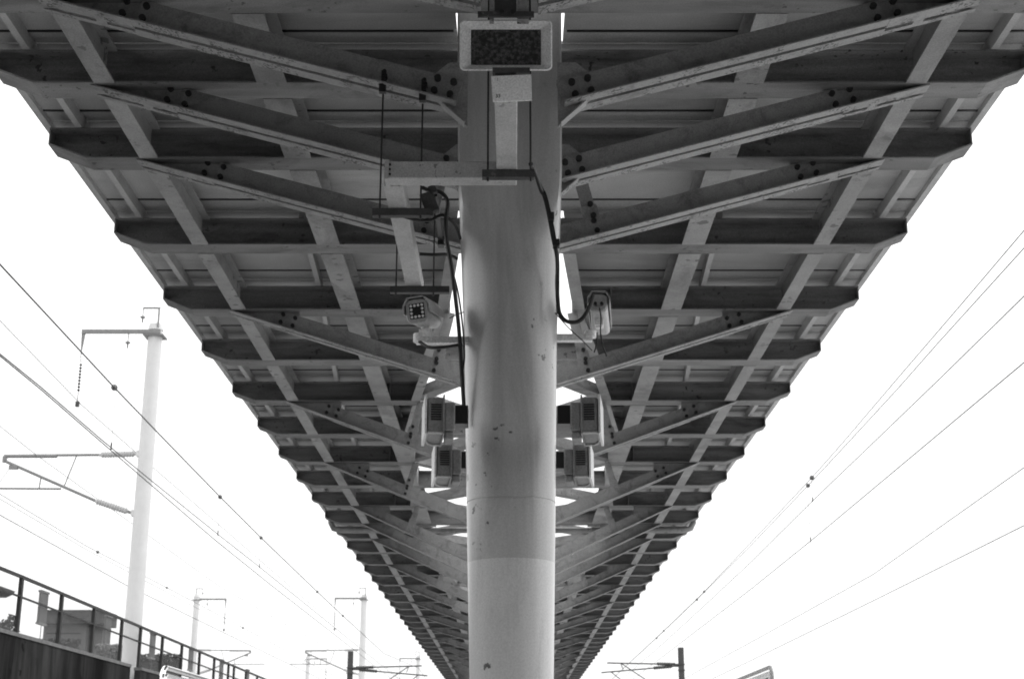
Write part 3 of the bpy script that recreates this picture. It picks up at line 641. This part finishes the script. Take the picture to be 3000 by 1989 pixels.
# ------------------------------------------------------------------ overhead wires
def wire(pts, r, label, beads=(), droppers=()):
    o = empty('overhead_wire', pts[0], label, 'wire', 'overhead wires')
    m = MB(); m.tube(pts, r, 6); m.build('strand', M['wire'], o)
    for (p, br) in beads:
        b = MB(); b.ball(p, br); b.build('bead', M['wire'], o)
    for p, q_ in droppers:
        b = MB(); b.tube([p, q_], .0032, 4); b.box(q_[0]-.008, q_[0]+.008, q_[1]-.008, q_[1]+.008, q_[2]-.02, q_[2]+.06); b.build('dropper', M['wire'], o)
    return o
XL = -4.7
wire([(XL,-4,6.6),(XL,6,6.25),(XL,12.28,6.038),(XL,13.64,5.999),(XL,16.2,5.925),(XL,19.1,5.869),(XL,22.6,5.809),(XL,26.5,5.764),(XL,34.5,5.721),(XL,39.9,5.706),(XL,53,5.70),(-4.0,62,5.78),(XL,110,5.75)], 0.0098,
     'left carrier wire strung with round beads above the near track',
     [((XL,16.225,5.925),.040),((XL,22.6,5.809),.036),((XL,26.5,5.764),.034),((XL,34.5,5.721),.034),((XL,39.9,5.706),.034)],
     [((XL,16.3,5.92),(XL,16.3,5.215)),((XL,22.6,5.80),(XL,22.6,5.207)),((XL,26.5,5.76),(XL,26.5,5.22))])
wire([(XL,-4,5.30),(XL,12.5,5.254),(XL,13.68,5.255),(XL,15.9,5.219),(XL,18.2,5.209),(XL,22.5,5.207),(XL,26.4,5.22),(XL,62,5.21),(XL,110,5.21)], 0.0068, 'left contact wire, upper of the close pair below the beads')
wire([(XL,-4,5.29),(XL,12.5,5.236),(XL,13.68,5.232),(XL,15.8,5.193),(XL,18.2,5.154),(XL,22.3,5.087),(XL,28,5.055),(XL,62,5.0),(XL,110,5.0)], 0.0068, 'left contact wire, lower of the close pair below the beads')
XF = -11.24
wire([(XF,20,11.3),(XF,28,11.12),(XF,36,10.72),(XF,45,10.66),(XF,64,10.55),(XF,93,10.4),(XF,147,10.4)], 0.0113, 'faint feeder wire held by the insulator string of the big mast')
wire([(-14,26,8.55),(-14,38.5,8.281),(-14,52,8.03),(-14,75,8.0),(-14,120,8.0)], 0.0145, 'dark wire crossing low behind the pale masts above the fence')
wire([(-14,26,9.0),(-14,38.4,8.826),(-14,46.6,8.66),(-14,62.5,8.70),(-14,93,8.7),(-14,147,8.7)], 0.0113, 'faint beaded wire just above the dark low wire', [((-14,48,8.66),.06),((-14,58,8.69),.05),((-14,75,8.7),.06),((-14,100,8.7),.06)])
wire([(-14,26,8.85),(-14,38.4,8.70),(-14,46.6,8.55),(-14,62,8.50),(-14,93,8.5),(-14,147,8.5)], 0.0097, 'faint plain wire under the beaded one above the fence')
wire([(-13,26,10.3),(-12.3,36,9.40),(-12.3,60,9.0),(-12.3,93,9.35),(-12.3,147,9.3)], 0.0097, 'faint carrier wire lying on the cantilever of the big mast')
XR = 4.9
wire([(XR,-4,7.4),(XR,6,6.85),(XR,12.74,6.55),(XR,14.8,6.47),(XR,17.2,6.387),(XR,20.7,6.256),(XR,22.9,6.193),(XR,29.2,6.094),(XR,36.7,5.987),(XR,46.9,5.948),(XR,60,5.95),(XR,110,5.9)], 0.0069, 'right beaded carrier wire, uppermost of four',
     [((XR,22.95,6.193),.042),((XR,36.7,5.987),.036),((XR,46.9,5.948),.036)], [((XR,23.0,6.19),(XR,23.0,5.818))])
wire([(XR,-4,7.1),(XR,6,6.65),(XR,12.8,6.389),(XR,15.7,6.312),(XR,17.5,6.249),(XR,20.4,6.183),(XR,23.3,6.125),(XR,29.2,6.034),(XR,38.2,5.957),(XR,49.3,5.926),(XR,60,5.93),(XR,110,5.88)], 0.0069, 'right beaded carrier wire, second of four from the top',
     [((XR,23.28,6.125),.038),((XR,38.2,5.957),.036),((XR,49.3,5.926),.036)], [((XR,23.35,6.12),(XR,23.35,5.216))])
wire([(XR,-4,6.1),(XR,12.9,5.949),(XR,15.7,5.902),(XR,19,5.862),(XR,22.9,5.82),(XR,29.3,5.704),(XR,38.3,5.629),(XR,49.3,5.559),(XR,110,5.5)], 0.0069, 'right plain contact wire, third of four from the top')
wire([(XR,-4,5.42),(XR,13.1,5.341),(XR,16.5,5.298),(XR,23,5.218),(XR,29.5,5.175),(XR,43,5.17),(XR,110,5.17)], 0.0069, 'right plain contact wire, lowest of the near four')
wire([(9,5,7.6),(9,24.6,6.704),(9,35.7,6.29),(9,54.7,6.25),(9,110,6.2)], 0.0097, 'faint carrier wire low on the right, above its thinner twin')
wire([(9,5,5.85),(9,24.9,5.728),(9,35.9,5.66),(9,54.9,5.59),(9,110,5.5)], 0.0097, 'faint contact wire lowest on the right')

# ------------------------------------------------------------------ things behind the fence
ap = empty('apartment_block', (-43, 140, -1.2), 'grey block of flats with overhanging flat roof seen through the fence', 'building')
m = MB(); m.box(-45.45, -41.3, 140, 143.5, -1.2, 15.2); m.box(-41.3, -39.9, 140.8, 143.5, -1.2, 15.2); m.build('wall', M['build'], ap)
m = MB(); m.hexa([(-45.8,139.2,15.2),(-39.5,139.2,15.2),(-39.5,144,15.2),(-45.8,144,15.2),(-45.8,139.2,16.5),(-39.5,139.2,16.5),(-39.5,144,16.5),(-45.8,144,16.5)]); m.build('roof', M['tile'], ap)
for x0, x1, z0, z1 in ((-45.1,-41.8,14.25,14.40), (-43.4,-41.7,13.45,13.78), (-45.1,-44.4,13.4,13.62)):
    m = MB(); m.box(x0, x1, 139.95, 139.99, z0, z1); m.build('window', M['buildd'], ap)
m = MB(); m.box(-45.35, -41.2, 139.9, 140, 11.8, 12.4); m.build('ledge', M['build'], ap)
hs = empty('tiled_house', (-37.5, 100, -1.2), 'house with dark upswept tiled eave at the left frame edge', 'house')
m = MB(); m.box(-41, -35.4, 92, 99, -1.2, 13.1); m.build('wall', M['build'], hs)
m = MB(); m.prism([(-41.5,13.12),(-35.3,13.12),(-34.9,13.3),(-34.65,13.56),(-35.2,13.65),(-35.9,13.8),(-41.5,15.2)], 91, 100); m.build('roof', M['tile'], hs)
def leaves(mb, c, sx, sy, sz, n, s=.22):
    for _ in range(n):
        while True:
            p = V((random.uniform(-1,1), random.uniform(-1,1), random.uniform(-1,1)))
            if p.length < 1: break
        p = V((c[0]+p.x*sx, c[1]+p.y*sy, c[2]+p.z*sz)); a = V((random.gauss(0,1), random.gauss(0,1), random.gauss(0,1))).normalized(); b = a.orthogonal().normalized(); k = s*random.uniform(.5, 1.3)
        mb.add([p-a*k, p+b*k*.45, p+a*k, p-b*k*.45], [(0,1,2,3)])
tr = empty('leafy_tree', (-32.3, 90, -1.2), 'small dark tree below the tiled eave at the left edge', 'tree')
m = MB(); m.tube([(-32.3,90,-1.2),(-32.3,90,6),(-32.0,90,9.6)], [.22,.16,.06], 8); m.tube([(-32.2,90,7.5),(-31.3,90,10.3)], [.07,.02], 6); m.tube([(-32.2,90,8),(-32.9,90,10.4)], [.07,.02], 6); m.build('trunk', M['bark'], tr)
m = MB()
for (x, z, s_, n_) in ((-32.2,10.2,.7,150), (-31.5,10.3,.55,110), (-31.2,10.75,.3,45), (-31.7,9.6,.6,100), (-32.8,10.6,.6,120), (-31.1,9.9,.35,50), (-32.3,9.2,.8,110)): leaves(m, (x, 90, z), s_, s_, s_*.6, n_, .16)
m.build('crown', M['leaf'], tr)
for i, (x0, x1, z, y, lb) in enumerate(((-25.8,-23.5,9.0,90,'pale hedge below the right end of the block of flats'), (-23.0,-20.3,8.35,89,'long dark clipped hedge behind the fence right of the big mast'), (-29.2,-26.3,9.15,88,'low dark shrubs at the foot of the block of flats'))):
    h_ = empty('hedge', ((x0+x1)/2, y, -1.2), lb, 'hedge', 'hedges behind the fence')
    m = MB(); m.box(x0+.1, x1-.1, y-.4, y+.4, -1.2, z-.35); lm = M['pale_leaf'] if i == 0 else M['leaf']; m.build('branches', lm, h_)
    m = MB()
    for _ in range(int((x1-x0)*420)):
        p = V((random.uniform(x0, x1), y+random.uniform(-.6,.2), z-abs(random.gauss(0,.5)) + .1*math.sin(random.random()*9))); a = V((random.gauss(0,1), random.gauss(0,1), random.gauss(0,1))).normalized(); b = a.orthogonal().normalized(); k = random.uniform(.06,.16)
        m.add([p-a*k, p+b*k*.5, p+a*k, p-b*k*.5], [(0,1,2,3)])
    m.build('foliage', lm, h_)

# ------------------------------------------------------------------ framed platform boards whose tops enter the picture
def plat_board(x, y0, y1, ztop_, face, label, fm, dark):
    o = empty('platform_board', (x, (y0+y1)/2, 0), label, 'sign', 'framed boards on the platform')
    ax, az = V((0,1,0)), V((0,0,1)); cy, hz = (y0+y1)/2, .55; hy = (y1-y0)/2; cz = ztop_-hz
    c = V((x, cy, cz))
    def rail(hx_, hz_, r, rr):
        l = frame_loop(c, ax, az, hx_, hz_, r, 6); m = MB(); m.tube(l+[l[0], l[1]], rr, 8, False); return m
    rail(hy-.02, hz-.02, .12, .022).build('frame', fm, o, smooth=True)
    rail(hy-.09, hz-.075, .09, .018).build('inner_frame', M['white'] if dark else fm, o, smooth=True)
    m = MB(); m.loops([[q_+V((s_*.008,0,0)) for q_ in frame_loop(c, ax, az, hy-.1, hz-.085, .08, 6)] for s_ in (-1, 1)]); m.build('panel', M['white'], o)
    for s_ in (-1, 1):
        m = MB(); m.box(*sorted((x+s_*.0085, x+s_*.012)), y0+.24, y0+.62, cz+hz-.40, cz+hz-.125); m.box(*sorted((x+s_*.0085, x+s_*.012)), y0+.72, y1-.3, cz+hz-.40, cz+hz-.135); m.build('lettering_block', M['ink'], o)
    for y_ in (y0+.35, y1-.35):
        m = MB(); m.tube([(x, y_, 0), (x, y_, cz-hz)], .03, 8); m.build('leg', fm, o)
plat_board(-2.8, 11.62, 14.4, 2.415, 1, 'polished double framed board at bottom left below the fence', M['chrome'], False)
plat_board(2.8, 15.72, 18.6, 2.70, -1, 'grey framed board with rounded corner at bottom right', M['duct'], True)
